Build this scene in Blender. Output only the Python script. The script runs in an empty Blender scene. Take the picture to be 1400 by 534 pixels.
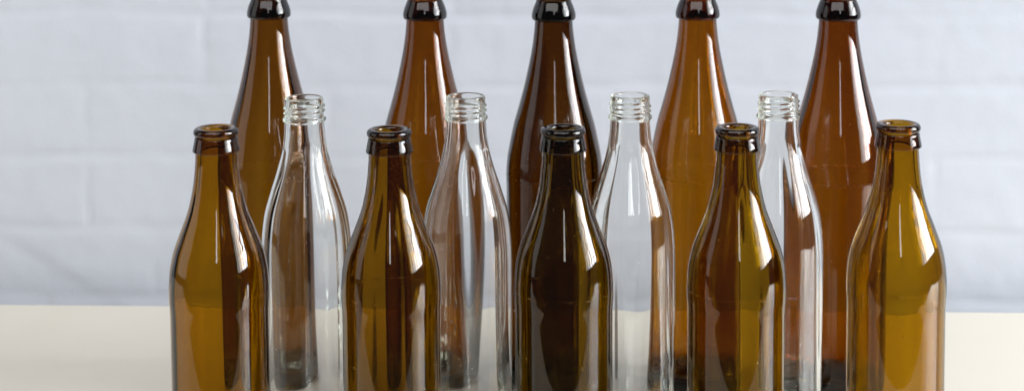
import bpy, bmesh, math, random
import numpy as np
from mathutils import Vector, Matrix
random.seed(7)
scene = bpy.context.scene
COL = scene.collection
MM = 0.001

# ------------------------------------------------------------------ render
scene.render.engine = 'CYCLES'
cy = scene.cycles
cy.max_bounces = 40; cy.transmission_bounces = 40; cy.glossy_bounces = 16
cy.diffuse_bounces = 5; cy.transparent_max_bounces = 16; cy.volume_bounces = 0
cy.caustics_reflective = True; cy.caustics_refractive = True
cy.blur_glossy = 0.3
cy.sample_clamp_indirect = 12.0
cy.use_denoising = True
cy.denoiser = 'OPENIMAGEDENOISE'
vs = scene.view_settings
vs.view_transform = 'Standard'; vs.look = 'None'; vs.gamma = 1.0; vs.use_curve_mapping = False
vs.exposure = 0.11

# ------------------------------------------------------------------ helpers
def nt(name):
    m = bpy.data.materials.new(name); m.use_nodes = True
    t = m.node_tree; t.nodes.clear()
    return m, t, t.nodes.new('ShaderNodeOutputMaterial')

def glass_material(name, sigma, ring=None, wear=.28, tint=(1, 1, 1)):
    """Clear dielectric whose colour comes from absorption through its thickness (per metre).
    ring: height (m) of the worn band where bottles rub against each other."""
    m, t, out = nt(name)
    N_, L_ = t.nodes.new, t.links.new
    g = N_('ShaderNodeBsdfPrincipled')
    g.inputs['Base Color'].default_value = tuple(tint) + (1,)
    g.inputs['Transmission Weight'].default_value = 1.0
    g.inputs['IOR'].default_value = 1.52
    g.inputs['Roughness'].default_value = 0.0
    if ring:
        def math_(op, *v, clamp=False):
            n = N_('ShaderNodeMath'); n.operation = op; n.use_clamp = clamp
            for i, q in enumerate(v):
                if isinstance(q, (int, float)): n.inputs[i].default_value = q
                else: L_(q, n.inputs[i])
            return n.outputs[0]
        tc = N_('ShaderNodeTexCoord'); sp = N_('ShaderNodeSeparateXYZ'); L_(tc.outputs['Object'], sp.inputs[0])
        n1 = N_('ShaderNodeTexNoise'); n1.inputs['Scale'].default_value = 150; n1.inputs['Detail'].default_value = 4
        L_(tc.outputs['Object'], n1.inputs['Vector'])
        band = math_('SUBTRACT', 1.0, math_('MULTIPLY', math_('ABSOLUTE', math_('SUBTRACT', sp.outputs[2], ring)), 1 / .0016), clamp=True)
        worn = math_('MULTIPLY', band, math_('MULTIPLY', math_('SUBTRACT', n1.outputs['Fac'], .42), 5.0, clamp=True))
        vo = N_('ShaderNodeTexVoronoi'); vo.inputs['Scale'].default_value = 130
        L_(tc.outputs['Object'], vo.inputs['Vector'])
        speck = math_('LESS_THAN', vo.outputs['Distance'], math_('MULTIPLY', math_('SUBTRACT', n1.outputs['Fac'], .5, clamp=True), .55))
        rough = math_('MAXIMUM', math_('MULTIPLY', worn, wear), math_('MULTIPLY', speck, .35))
        L_(rough, g.inputs['Roughness'])
    L_(g.outputs[0], out.inputs['Surface'])
    v = N_('ShaderNodeVolumeAbsorption')
    D = max(sigma) * 1.02
    v.inputs['Density'].default_value = D
    v.inputs['Color'].default_value = tuple(1 - s / D for s in sigma) + (1,)
    L_(v.outputs[0], out.inputs['Volume'])
    return m

def tag(o, label=None, cat=None, group=None, kind=None):
    if label: o['label'] = label
    if cat: o['category'] = cat
    if group: o['group'] = group
    if kind: o['kind'] = kind

def empty(name, loc):
    o = bpy.data.objects.new(name, None); COL.objects.link(o)
    o.location = loc; o.empty_display_size = 0.02
    return o

def interp(pts, n):
    """monotone cubic (PCHIP) through (z, r) knots, sampled at n points"""
    z = np.array([p[0] for p in pts], float); r = np.array([p[1] for p in pts], float)
    h = np.diff(z); d = np.diff(r) / h
    m = np.zeros_like(r)
    for i in range(1, len(z) - 1):
        if d[i - 1] * d[i] > 0:
            w1 = 2 * h[i] + h[i - 1]; w2 = h[i] + 2 * h[i - 1]
            m[i] = (w1 + w2) / (w1 / d[i - 1] + w2 / d[i])
    m[0] = d[0]; m[-1] = d[-1]
    zs = np.linspace(z[0], z[-1], n); rs = np.empty(n)
    for k, q in enumerate(zs):
        i = min(max(np.searchsorted(z, q) - 1, 0), len(h) - 1)
        s = (q - z[i]) / h[i]
        rs[k] = ((1 + 2 * s) * (1 - s) ** 2 * r[i] + s * (1 - s) ** 2 * h[i] * m[i]
                 + s * s * (3 - 2 * s) * r[i + 1] + s * s * (s - 1) * h[i] * m[i + 1])
    return list(zip(zs, rs))

def arc(cx, cz, rx, rz, a0, a1, n):
    return [(cz + rz * math.sin(math.radians(a0 + (a1 - a0) * k / n)),
             cx + rx * math.cos(math.radians(a0 + (a1 - a0) * k / n))) for k in range(n + 1)]

def lathe(name, loop, closed, perturb=None, segs=144, sharp=38):
    """loop: list of (z_mm, r_mm, side); revolve round z. closed=True joins last ring to first."""
    bm = bmesh.new(); rings = []
    for k, (z, r, side) in enumerate(loop):
        if r < 1e-6:
            rings.append([bm.verts.new((0, 0, z * MM))]); continue
        row = []
        for s in range(segs):
            a = 2 * math.pi * s / segs
            rr, zz = (perturb(z, r, a, side) if perturb else (r, z))
            row.append(bm.verts.new((rr * MM * math.cos(a), rr * MM * math.sin(a), zz * MM)))
        rings.append(row)
    pairs = list(zip(rings, rings[1:])) + ([(rings[-1], rings[0])] if closed else [])
    for A, B in pairs:
        for s in range(segs):
            s2 = (s + 1) % segs
            if len(A) == 1 and len(B) == 1: continue
            if len(A) == 1: bm.faces.new((A[0], B[s2], B[s]))
            elif len(B) == 1: bm.faces.new((A[s], A[s2], B[0]))
            else: bm.faces.new((A[s], A[s2], B[s2], B[s]))
    bmesh.ops.recalc_face_normals(bm, faces=bm.faces)
    for f in bm.faces: f.smooth = True
    for e in bm.edges:
        if len(e.link_faces) == 2 and e.calc_face_angle(0) > math.radians(sharp): e.smooth = False
    me = bpy.data.meshes.new(name); bm.to_mesh(me); bm.free()
    return me

def waves(seed, n, fa, fz, amp):
    r = random.Random(seed); out = []
    for _ in range(n):
        out.append((r.randint(*fa), r.uniform(*fz), r.uniform(0, 6.28), amp * r.uniform(.4, 1)))
    return out

def wave(ws, z, a):
    return sum(A * math.sin(f * a + q * z + p) for f, q, p, A in ws)

# ------------------------------------------------------------------ bottle bodies
def body_mesh(name, outer, thick, floor, punt, seed, segs=144, amp=0.16, n_out=120, streak=.4):
    """outer: (z,r) knots from just above the heel up to the seam below the mouth.
    A closed shell: outside, seam ring, inside, pushed-up floor."""
    zs, rs = outer[0]
    heel = 4.5
    R = rs
    pts = []
    # underside: punt, standing ring, heel
    for k in range(12):
        q = k / 12
        pts.append((punt * (1 - (q) ** 2.2), q * (R - 9), 'o'))
    pts.append((0.25, R - 8, 'o'))
    pts += [(z, r, 'o') for z, r in arc(R - heel, heel, heel, heel, -90, 0, 7)]
    prof = interp([(heel + .6, R)] + outer[1:], n_out)
    pts += [(z, r, 'o') for z, r in prof]
    # inside wall going down
    ztop = prof[-1][0]
    pts.append((ztop, prof[-1][1] - thick(ztop), 'i'))
    for z, r in reversed(prof):
        if z < ztop - .5 and z > floor + 7:
            pts.append((z, r - thick(z), 'i'))
    ri = R - thick(floor)
    pts += [(z, r, 'i') for z, r in reversed(arc(ri - 7, floor + 7, 7, 7, -90, 0, 7))]
    for k in range(1, 12):
        q = 1 - k / 12
        pts.append((floor + (punt + 1.5) * (1 - q ** 2.2), q * (ri - 7), 'i'))
    pts.append((floor + punt + 1.5, 0, 'i'))
    pts[0] = (punt, 0, 'o')
    w_in = waves(seed, 9, (1, 7), (-.018, .018), amp)
    w_st = waves(seed + 1, 8, (5, 17), (-.005, .005), amp * streak)
    w_out = waves(seed + 2, 6, (1, 4), (-.012, .012), .02)
    def pert(z, r, a, side):
        if r < 12: return r, z
        e = min(1, max(0, (ztop - z) / 14)) * min(1, (r - 12) / 4) if r < 16 or z > ztop - 14 else 1
        if side == 'i': return r + (wave(w_in, z, a) + wave(w_st, z, a)) * (0.35 + .65 * e), z
        seam = .05 if (abs(a - math.pi / 2) < .01 or abs(a - 1.5 * math.pi) < .01) else 0   # two-part mould
        return r + (wave(w_out, z, a) + seam) * min(1, max(0, (ztop - z) / 8)), z
    return lathe(name, pts, False, pert, segs)

GAP = 0.02   # hairline mould seam between the separately formed glass pieces
# --- short brown bottle, 223 mm
H1 = 223.0
def f_th(z): return 2.9 if z < 110 else 2.9 + .6 * min(1, (z - 110) / 80)
short_outer = [(0, 30.3), (6, 30.35), (40, 30.3), (80, 30.25), (106, 30.25), (111, 30.4), (117, 30.75), (122, 30.75),
               (128, 30.5), (134, 30.0), (145.3, 27.8), (157, 23.6), (173.5, 17.6), (190, 14.2), (204, 12.9), (208.0, 12.75)]
short_body = body_mesh('short_body', short_outer, f_th, 6.5, 4.0, 11)
def ring_mesh(name, pts, bore_pts, segs=144, pert=None):
    loop = [(z, r, 'o') for z, r in pts] + [(z, r, 'i') for z, r in bore_pts]
    return lathe(name, loop, True, pert, segs)
z0 = 208.0 + GAP
short_collar = ring_mesh('short_collar',
    [(z0, 12.75), (z0 + .1, 13.7)] + arc(13.75, z0 + 1.0, .8, .8, -80, 10, 6) +
    [(z0 + 3, 14.15), (z0 + 5, 13.75), (z0 + 7.2, 13.3)] + arc(12.3, z0 + 8.5, .85, .7, 10, 85, 5) + [(z0 + 9.25, 12.0)],
    [(z0 + 9.25, 8.2), (z0 + 6, 8.3), (z0 + 3, 8.8), (z0, 9.25)])
z1 = z0 + 9.25 + GAP
short_lip = ring_mesh('short_lip',
    [(z1, 12.0), (z1 + .2, 12.15), (z1 + .4, 12.5)] + arc(11.4, z1 + 2.95, 2.4, 2.65, -62, 88, 16),
    arc(10.9, z1 + 3.5, 2.5, 2.05, 92, 178, 9) + [(z1 + 2.2, 8.3), (z1, 8.2)])

# --- clear bottle with screw mouth, 226 mm
H2 = 226.0
def c_th(z): return 2.7 if z < 120 else 2.7 + .5 * min(1, (z - 120) / 70)
clear_outer = [(0, 30.5), (6, 30.6), (60, 30.5), (112, 30.6), (122, 30.4), (132, 29.8), (146, 28.0), (160.5, 24.0), (175, 19.3),
               (189, 15.6), (200, 13.95), (207, 13.5), (209.4, 13.45)]
clear_body = body_mesh('clear_body', clear_outer, c_th, 6.0, 4.0, 31, amp=0.34, streak=.3)
y0 = 209.4 + GAP
def thread(z, r, a, side):
    if side == 'i': return r, z
    q = z - y0
    ph = (q - 4.6) / 3.3 - a / (2 * math.pi)
    turn = math.floor(ph + .5); fr = ph - turn
    # a helical ridge of just under two turns
    t = turn + a / (2 * math.pi)
    env = min(1, max(0, (t + .05) / .12)) * min(1, max(0, (2.35 - t) / .12)) if q > 4.2 else 0
    return r + 1.05 * env * math.exp(-(fr / .21) ** 2), z
clear_mouth = ring_mesh('clear_mouth',
    [(y0, 13.45), (y0 + .2, 13.9)] + arc(13.65, y0 + 1.7, 1.0, 1.5, -70, 70, 8) + [(y0 + 3.4, 13.3)] +
    [(y0 + 3.6 + .22 * k, 13.1) for k in range(1, 50)] + arc(12.1, y0 + 15.5, 1.0, 1.0, 0, 85, 6),
    arc(11.6, y0 + 15.6, .9, .9, 95, 180, 5) + [(y0 + 12, 10.6), (y0 + 6, 10.6), (y0, 10.6)], segs=192, pert=thread)

# --- tall brown bottle
def t_th(z): return 3.0 if z < 150 else 3.0 + .7 * min(1, (z - 150) / 90)
tall_outer = [(0, 34.6), (7, 34.8), (60, 34.7), (140, 34.75), (147, 34.85), (154, 35.0), (160, 34.7), (168, 33.9), (176, 32.4),
              (190, 29.5), (206, 25.0), (216, 22.3), (226, 19.9), (246, 15.8), (256, 14.4), (264, 13.7), (266.2, 13.6)]
tall_body = body_mesh('tall_body', tall_outer, t_th, 8.0, 9.0, 47, amp=.2)
x0 = 266.2 + GAP
tall_collar = ring_mesh('tall_collar',
    [(x0, 13.6), (x0 + .2, 14.3)] + arc(14.1, x0 + 2.4, 1.75, 2.2, -85, 0, 8) +
    [(x0 + 4.6, 15.85), (x0 + 7, 15.3), (x0 + 9.5, 14.5), (x0 + 12, 13.5), (x0 + 13.5, 12.8), (x0 + 14.2, 12.6)] +
    arc(12.2, x0 + 17.4, 1.6, 2.4, -60, 85, 10),
    arc(11.3, x0 + 18.0, 1.7, 1.6, 95, 178, 6) + [(x0 + 14, 9.5), (x0 + 7, 9.6), (x0, 9.7)])

# ------------------------------------------------------------------ glass colours (absorption per metre)
AMBER_S = [(172, 312, 1150), (215, 350, 1100), (300, 420, 1100), (195, 315, 1050), (162, 290, 1050)]
BROWN_S = [(255, 420, 1000), (240, 435, 1080), (370, 570, 1150), (190, 365, 1000), (258, 480, 1100)]
def thin(q, tint, d=.006):      # absorption left over once the surface tint has taken its share of two walls
    return tuple(max(20, v + 2 * math.log(c) / d) for v, c in zip(q, tint))
TA = (.86, .70, .24)
TB = (.86, .72, .35)
AMBER = [glass_material('amber_glass_' + 'abcde'[i], thin(q, TA), .1212, .28, TA) for i, q in enumerate(AMBER_S)]
AMBER_RIM = [glass_material('amber_rim_glass_' + 'abcde'[i], tuple(1.5 * v for v in thin(q, TA)), None, 0, TA) for i, q in enumerate(AMBER_S)]
BROWN = [glass_material('brown_glass_' + 'abcde'[i], thin(q, TB), .154, .5, TB) for i, q in enumerate(BROWN_S)]
BROWN_RIM = [glass_material('brown_rim_glass_' + 'abcde'[i], tuple(1.7 * v for v in thin(q, TB)), None, 0, TB) for i, q in enumerate(BROWN_S)]
CLEAR = glass_material('clear_glass', (5.0, 2.6, 6.0), .006)
CLEAR_RIM = glass_material('clear_rim_glass', (6.0, 3.0, 8.0))

def make_bottle(name, parts, loc, rot, mat, rim, label, group):
    root = empty(name, (loc[0] * MM, loc[1] * MM, 0.0004))
    root.rotation_euler.z = rot
    k = 1 + .004 * math.sin(rot * 7.3)                 # no two bottles come out of the mould alike
    root.scale = (k, 1 + .004 * math.sin(rot * 4.1), 1 + .003 * math.sin(rot * 5.7))
    tag(root, label, 'bottle', group)
    for pn, me in parts:
        o = bpy.data.objects.new(pn, me); COL.objects.link(o); o.parent = root
        if not me.materials: me.materials.append(mat)
        o.material_slots[0].link = 'OBJECT'; o.material_slots[0].material = mat if pn == 'body' else rim
    return root

short_parts = [('body', short_body), ('collar', short_collar), ('lip', short_lip)]
clear_parts = [('body', clear_body), ('screw_mouth', clear_mouth)]
tall_parts = [('body', tall_body), ('collar', tall_collar)]

G1 = 'short amber bottles in the front row'
FRONT = [
 ((-183.0, -0.2), 0.3, 'short amber bottle at the left end of the front row of bottles'),
 ((-76.1, -3.1), 1.7, 'short amber bottle standing in front, between the two left clear bottles'),
 ((30.7, 0.3), 2.9, 'darkest short amber bottle, straight in front of the middle tall brown bottle'),
 ((137.9, -0.4), 4.1, 'short amber bottle standing in front, between the two right clear bottles'),
 ((238.7, 7.1), 5.3, 'golden olive short bottle at the right end of the front row')]
for i, (p, r, lb) in enumerate(FRONT):
    make_bottle('amber_bottle', short_parts, p, r, AMBER[i], AMBER_RIM[i], lb, G1)

G2 = 'clear screw mouth bottles in the middle row'
MID = [
 ((-140.4, 92.9), 0.8, 'clear glass bottle with threaded mouth, leftmost of the four clear ones'),
 ((-31.7, 92.1), 2.2, 'clear glass bottle with threaded mouth, second from left of the four clear ones'),
 ((78.5, 90.7), 3.9, 'clear glass bottle with threaded mouth, third from left, just right of the middle amber bottle'),
 ((178.1, 91.3), 5.0, 'clear glass bottle with threaded mouth, rightmost of the four clear ones')]
for p, r, lb in MID:
    make_bottle('clear_bottle', clear_parts, p, r, CLEAR, CLEAR_RIM, lb, G2)

G3 = 'tall brown bottles in the back row'
BACK = [
 ((-177.3, 189.3), 0.5, 'tall brown bottle with rounded collar at the left end of the back row'),
 ((-63.4, 183.7), 1.9, 'tall reddish brown bottle second from left in the back row'),
 ((29.6, 173.8), 3.0, 'darkest tall brown bottle, in the middle of the back row'),
 ((132.9, 172.8), 4.4, 'golden brown tall bottle, fourth from left in the back row'),
 ((231.3, 159.9), 5.6, 'tall red brown bottle at the right end of the back row')]
for i, (p, r, lb) in enumerate(BACK):
    make_bottle('tall_bottle', tall_parts, p, r, BROWN[i], BROWN_RIM[i], lb, G3)

# ------------------------------------------------------------------ table
YAW = math.radians(-2.66)
U = Vector((math.cos(YAW), math.sin(YAW), 0)); N = Vector((math.sin(YAW), -math.cos(YAW), 0))  # N faces the camera
EDGE = Vector((0, 0.349, 0))

def table_material():
    m, t, out = nt('cream_table_top')
    b = t.nodes.new('ShaderNodeBsdfPrincipled')
    b.inputs['Roughness'].default_value = 0.06
    b.inputs['Specular IOR Level'].default_value = 0.5
    tc = t.nodes.new('ShaderNodeTexCoord')
    n1 = t.nodes.new('ShaderNodeTexNoise'); n1.inputs['Scale'].default_value = 5; n1.inputs['Detail'].default_value = 5
    n2 = t.nodes.new('ShaderNodeTexNoise'); n2.inputs['Scale'].default_value = 420; n2.inputs['Detail'].default_value = 2
    r = t.nodes.new('ShaderNodeMixRGB'); r.inputs[1].default_value = (.785, .73, .62, 1); r.inputs[2].default_value = (.825, .77, .66, 1)
    t.links.new(tc.outputs['Object'], n1.inputs['Vector']); t.links.new(tc.outputs['Object'], n2.inputs['Vector'])
    t.links.new(n1.outputs['Fac'], r.inputs[0]); t.links.new(r.outputs[0], b.inputs['Base Color'])
    bp = t.nodes.new('ShaderNodeBump'); bp.inputs['Strength'].default_value = .02; bp.inputs['Distance'].default_value = .0002
    t.links.new(n2.outputs['Fac'], bp.inputs['Height']); t.links.new(bp.outputs[0], b.inputs['Normal'])
    t.links.new(b.outputs[0], out.inputs['Surface'])
    return m

bm = bmesh.new()
def slab(bm, x0, x1, y0, y1, z0, z1):
    vv = [bm.verts.new((x, y, z)) for z in (z0, z1) for y in (y0, y1) for x in (x0, x1)]
    for q in ((0, 2, 3, 1), (4, 5, 7, 6), (0, 1, 5, 4), (2, 6, 7, 3), (0, 4, 6, 2), (1, 3, 7, 5)):
        bm.faces.new([vv[i] for i in q])
slab(bm, -0.95, 0.90, -0.545, 0, -0.028, 0)
bmesh.ops.bevel(bm, geom=[e for e in bm.edges], offset=.0022, segments=3, affect='EDGES')
for f in bm.faces: f.smooth = True
for e in bm.edges:
    if len(e.link_faces) == 2 and e.calc_face_angle(0) > math.radians(50): e.smooth = False
bmesh.ops.recalc_face_normals(bm, faces=bm.faces)
me = bpy.data.meshes.new('table_top'); bm.to_mesh(me); bm.free(); me.materials.append(table_material())
table = bpy.data.objects.new('table', me); COL.objects.link(table)
table.location = EDGE; table.rotation_euler.z = YAW
tag(table, 'plain cream table top carrying the three rows of bottles', 'table')

# ------------------------------------------------------------------ brick wall
rng = np.random.default_rng(5)
def vnoise(u, z, su, sz, seed):
    g = np.random.default_rng(seed).random((97, 97))
    x = u / su; y = z / sz
    xi = np.floor(x).astype(int); yi = np.floor(y).astype(int)
    fx = x - xi; fy = y - yi
    fx = fx * fx * (3 - 2 * fx); fy = fy * fy * (3 - 2 * fy)
    a = g[yi % 97, xi % 97]; b = g[yi % 97, (xi + 1) % 97]; c = g[(yi + 1) % 97, xi % 97]; d = g[(yi + 1) % 97, (xi + 1) % 97]
    return (a * (1 - fx) + b * fx) * (1 - fy) + (c * (1 - fx) + d * fx) * fy - .5

W0, W1, Z0, Z1 = -1150., 1000., -420., 760.
STEP = 4.0
us = np.arange(W0, W1 + .1, STEP); zs = np.arange(Z0, Z1 + .1, STEP)
UU, ZZ = np.meshgrid(us, zs)
wu = UU + 5 * vnoise(UU, ZZ, 60, 60, 1) + 3 * vnoise(UU, ZZ, 17, 17, 2)
wz = ZZ + 6 * vnoise(UU, ZZ, 90, 50, 3) + 3.5 * vnoise(UU, ZZ, 21, 21, 4) - 0.006 * np.minimum(UU + 200, 0) * -1
COURSE = 62.0
row = np.floor((wz - 57) / COURSE).astype(int)
fz = (wz - 57) - row * COURSE
dz = np.minimum(fz, COURSE - fz)
known = {0: (-370, 182), 1: (-368, 210), 2: (365, 210), 3: (-261, 210)}
off = np.zeros_like(wu); ln = np.full_like(wu, 210.)
face = np.zeros_like(wu)
for rr in np.unique(row):
    o, l = known.get(int(rr), (random.uniform(0, 210), 210))
    mk = row == rr
    off[mk] = o; ln[mk] = l
q = (wu - off) / ln; bi = np.floor(q).astype(int); fu = (q - bi) * ln
du = np.minimum(fu, ln - fu)
hsh = np.abs(np.sin(bi * 12.9898 + row * 78.233) * 43758.5453) % 1
amp_h = 0.62 + .9 * vnoise(UU, ZZ, 80, 40, 21); amp_v = 0.4 + 1.1 * vnoise(UU, ZZ, 40, 40, 22)
jw = 3.4 + 2.6 * vnoise(UU, ZZ, 40, 40, 6)
joint = np.maximum(amp_h * np.exp(-(dz / jw) ** 2), amp_v * np.exp(-(du / jw) ** 2))
Hh = -0.9 * joint + .12 * (hsh - .5) * (1 - joint)
Hh += .4 * vnoise(UU, ZZ, 55, 35, 7) + .35 * vnoise(UU, ZZ, 22, 16, 8) + .3 * vnoise(UU, ZZ, 8.5, 8.5, 9)
# a faint slanting ridge in the paint low on the left
dd = ((UU + 440) * .53 + (ZZ - 47) * .85)
Hh += .5 * np.tanh(dd / 4.0) * np.exp(-(((UU + 390) / 75.) ** 2))
nu, nz = len(us), len(zs)
P = WALLP = EDGE + Vector((0, .040, 0))
verts = np.stack([UU, -Hh, ZZ], -1).reshape(-1, 3) * MM
back = [(W0 * MM, .11, Z0 * MM), (W1 * MM, .11, Z0 * MM), (W1 * MM, .11, Z1 * MM), (W0 * MM, .11, Z1 * MM)]
allv = [tuple(v) for v in verts] + back
b0 = nu * nz
faces = []
for j in range(nz - 1):
    for i in range(nu - 1):
        a = j * nu + i
        faces.append((a, a + 1, a + nu + 1, a + nu))
faces.append((b0 + 1, b0, b0 + 3, b0 + 2))
faces.append(tuple([b0, b0 + 1] + [i for i in range(nu - 1, -1, -1)]))
faces.append(tuple([b0 + 2, b0 + 3] + [(nz - 1) * nu + i for i in range(nu)]))
faces.append(tuple([b0 + 3, b0] + [j * nu for j in range(nz)]))
faces.append(tuple([b0 + 1, b0 + 2] + [j * nu + nu - 1 for j in range(nz - 1, -1, -1)]))
me = bpy.data.meshes.new('brick_wall'); me.from_pydata(allv, [], faces)
for p in me.polygons[:(nu - 1) * (nz - 1)]: p.use_smooth = True
def wall_material():
    m, t, out = nt('white_painted_brick')
    b = t.nodes.new('ShaderNodeBsdfPrincipled'); b.inputs['Roughness'].default_value = .75
    b.inputs['Specular IOR Level'].default_value = .2
    tc = t.nodes.new('ShaderNodeTexCoord')
    n = t.nodes.new('ShaderNodeTexNoise'); n.inputs['Scale'].default_value = 16; n.inputs['Detail'].default_value = 6; n.inputs['Roughness'].default_value = .62
    r = t.nodes.new('ShaderNodeMixRGB'); r.inputs[1].default_value = (.65, .695, .785, 1); r.inputs[2].default_value = (.71, .75, .835, 1)
    t.links.new(tc.outputs['Object'], n.inputs['Vector']); t.links.new(n.outputs['Fac'], r.inputs[0]); t.links.new(r.outputs[0], b.inputs['Base Color'])
    n2 = t.nodes.new('ShaderNodeTexNoise'); n2.inputs['Scale'].default_value = 260; n2.inputs['Detail'].default_value = 3
    bp = t.nodes.new('ShaderNodeBump'); bp.inputs['Strength'].default_value = .2; bp.inputs['Distance'].default_value = .0005
    t.links.new(tc.outputs['Object'], n2.inputs['Vector']); t.links.new(n2.outputs['Fac'], bp.inputs['Height']); t.links.new(bp.outputs[0], b.inputs['Normal'])
    t.links.new(b.outputs[0], out.inputs['Surface'])
    return m
me.materials.append(wall_material())
wall = bpy.data.objects.new('brick_wall', me); COL.objects.link(wall)
wall.location = WALLP; wall.rotation_euler.z = YAW
tag(wall, 'bluish white painted brick wall out of focus behind the table', 'wall')

# ------------------------------------------------------------------ light: a tall paned window on the right, a pale room on the left
def area(name, loc, target, sx, sy, radiance, colour):
    d = bpy.data.lights.new(name, 'AREA'); d.shape = 'RECTANGLE'; d.size = sx; d.size_y = sy
    d.energy = radiance * math.pi * sx * sy; d.color = colour
    o = bpy.data.objects.new(name, d); COL.objects.link(o); o.location = loc
    dirv = Vector(target) - Vector(loc)
    o.rotation_euler = dirv.to_track_quat('-Z', 'Y').to_euler()
    return o
WX = 3.2
cols = [(-2.32 + .455 * i, -2.32 + .455 * i + .36) for i in range(6)]      # narrow upright panes
rows = [(.40, 1.36), (1.42, 2.42)]
bright = [[4, 3], [9, 7], [18, 13], [27, 19], [26, 18], [18, 13]]            # what each pane looks out on
for ci, (y0_, y1_) in enumerate(cols):
    for ri, (z0_, z1_) in enumerate(rows):
        yc, zc = (y0_ + y1_) / 2, (z0_ + z1_) / 2
        area('window_light', (WX, yc, zc), (0, yc, zc), y1_ - y0_, z1_ - z0_, bright[ci][ri], (.965, .985, 1.0))
area('room_light', (-1.6, -.1, .6), (0, .05, .3), .8, 1.2, .85, (1.0, .985, .965))
area('far_window', (.12, -4.2, 1.95), (.05, 0, .2), .3, 1.3, 7.0, (.965, .985, 1.0))
area('ceiling_bounce', (-.5, -2.0, 2.6), (0, .25, .1), 4.0, 2.0, 2.75, (1.0, .985, .965))

w = bpy.data.worlds.new('World'); scene.world = w; w.use_nodes = True
bg = w.node_tree.nodes['Background']; bg.inputs['Color'].default_value = (.95, .98, 1, 1); bg.inputs['Strength'].default_value = .06

# ------------------------------------------------------------------ camera
cam = bpy.data.cameras.new('camera'); co = bpy.data.objects.new('camera', cam); COL.objects.link(co)
p = math.radians(4.85); roll = math.radians(.36)
fw = Vector((0, math.cos(p), -math.sin(p))); up = Vector((0, math.sin(p), math.cos(p))); rt = Vector((1, 0, 0))
R_ = rt * math.cos(roll) - up * math.sin(roll); U_ = up * math.cos(roll) + rt * math.sin(roll)
M = Matrix((R_, U_, -fw)).transposed().to_4x4(); M.translation = Vector((0, -1.0, .422))
co.matrix_world = M
cam.sensor_width = 36; cam.lens = 2250 / 1400 * 36
cam.shift_y = -(267 + 79) / 1400
cam.clip_start = .02; cam.clip_end = 50
cam.dof.use_dof = True; cam.dof.focus_distance = 1.045; cam.dof.aperture_fstop = 9.5
scene.camera = co
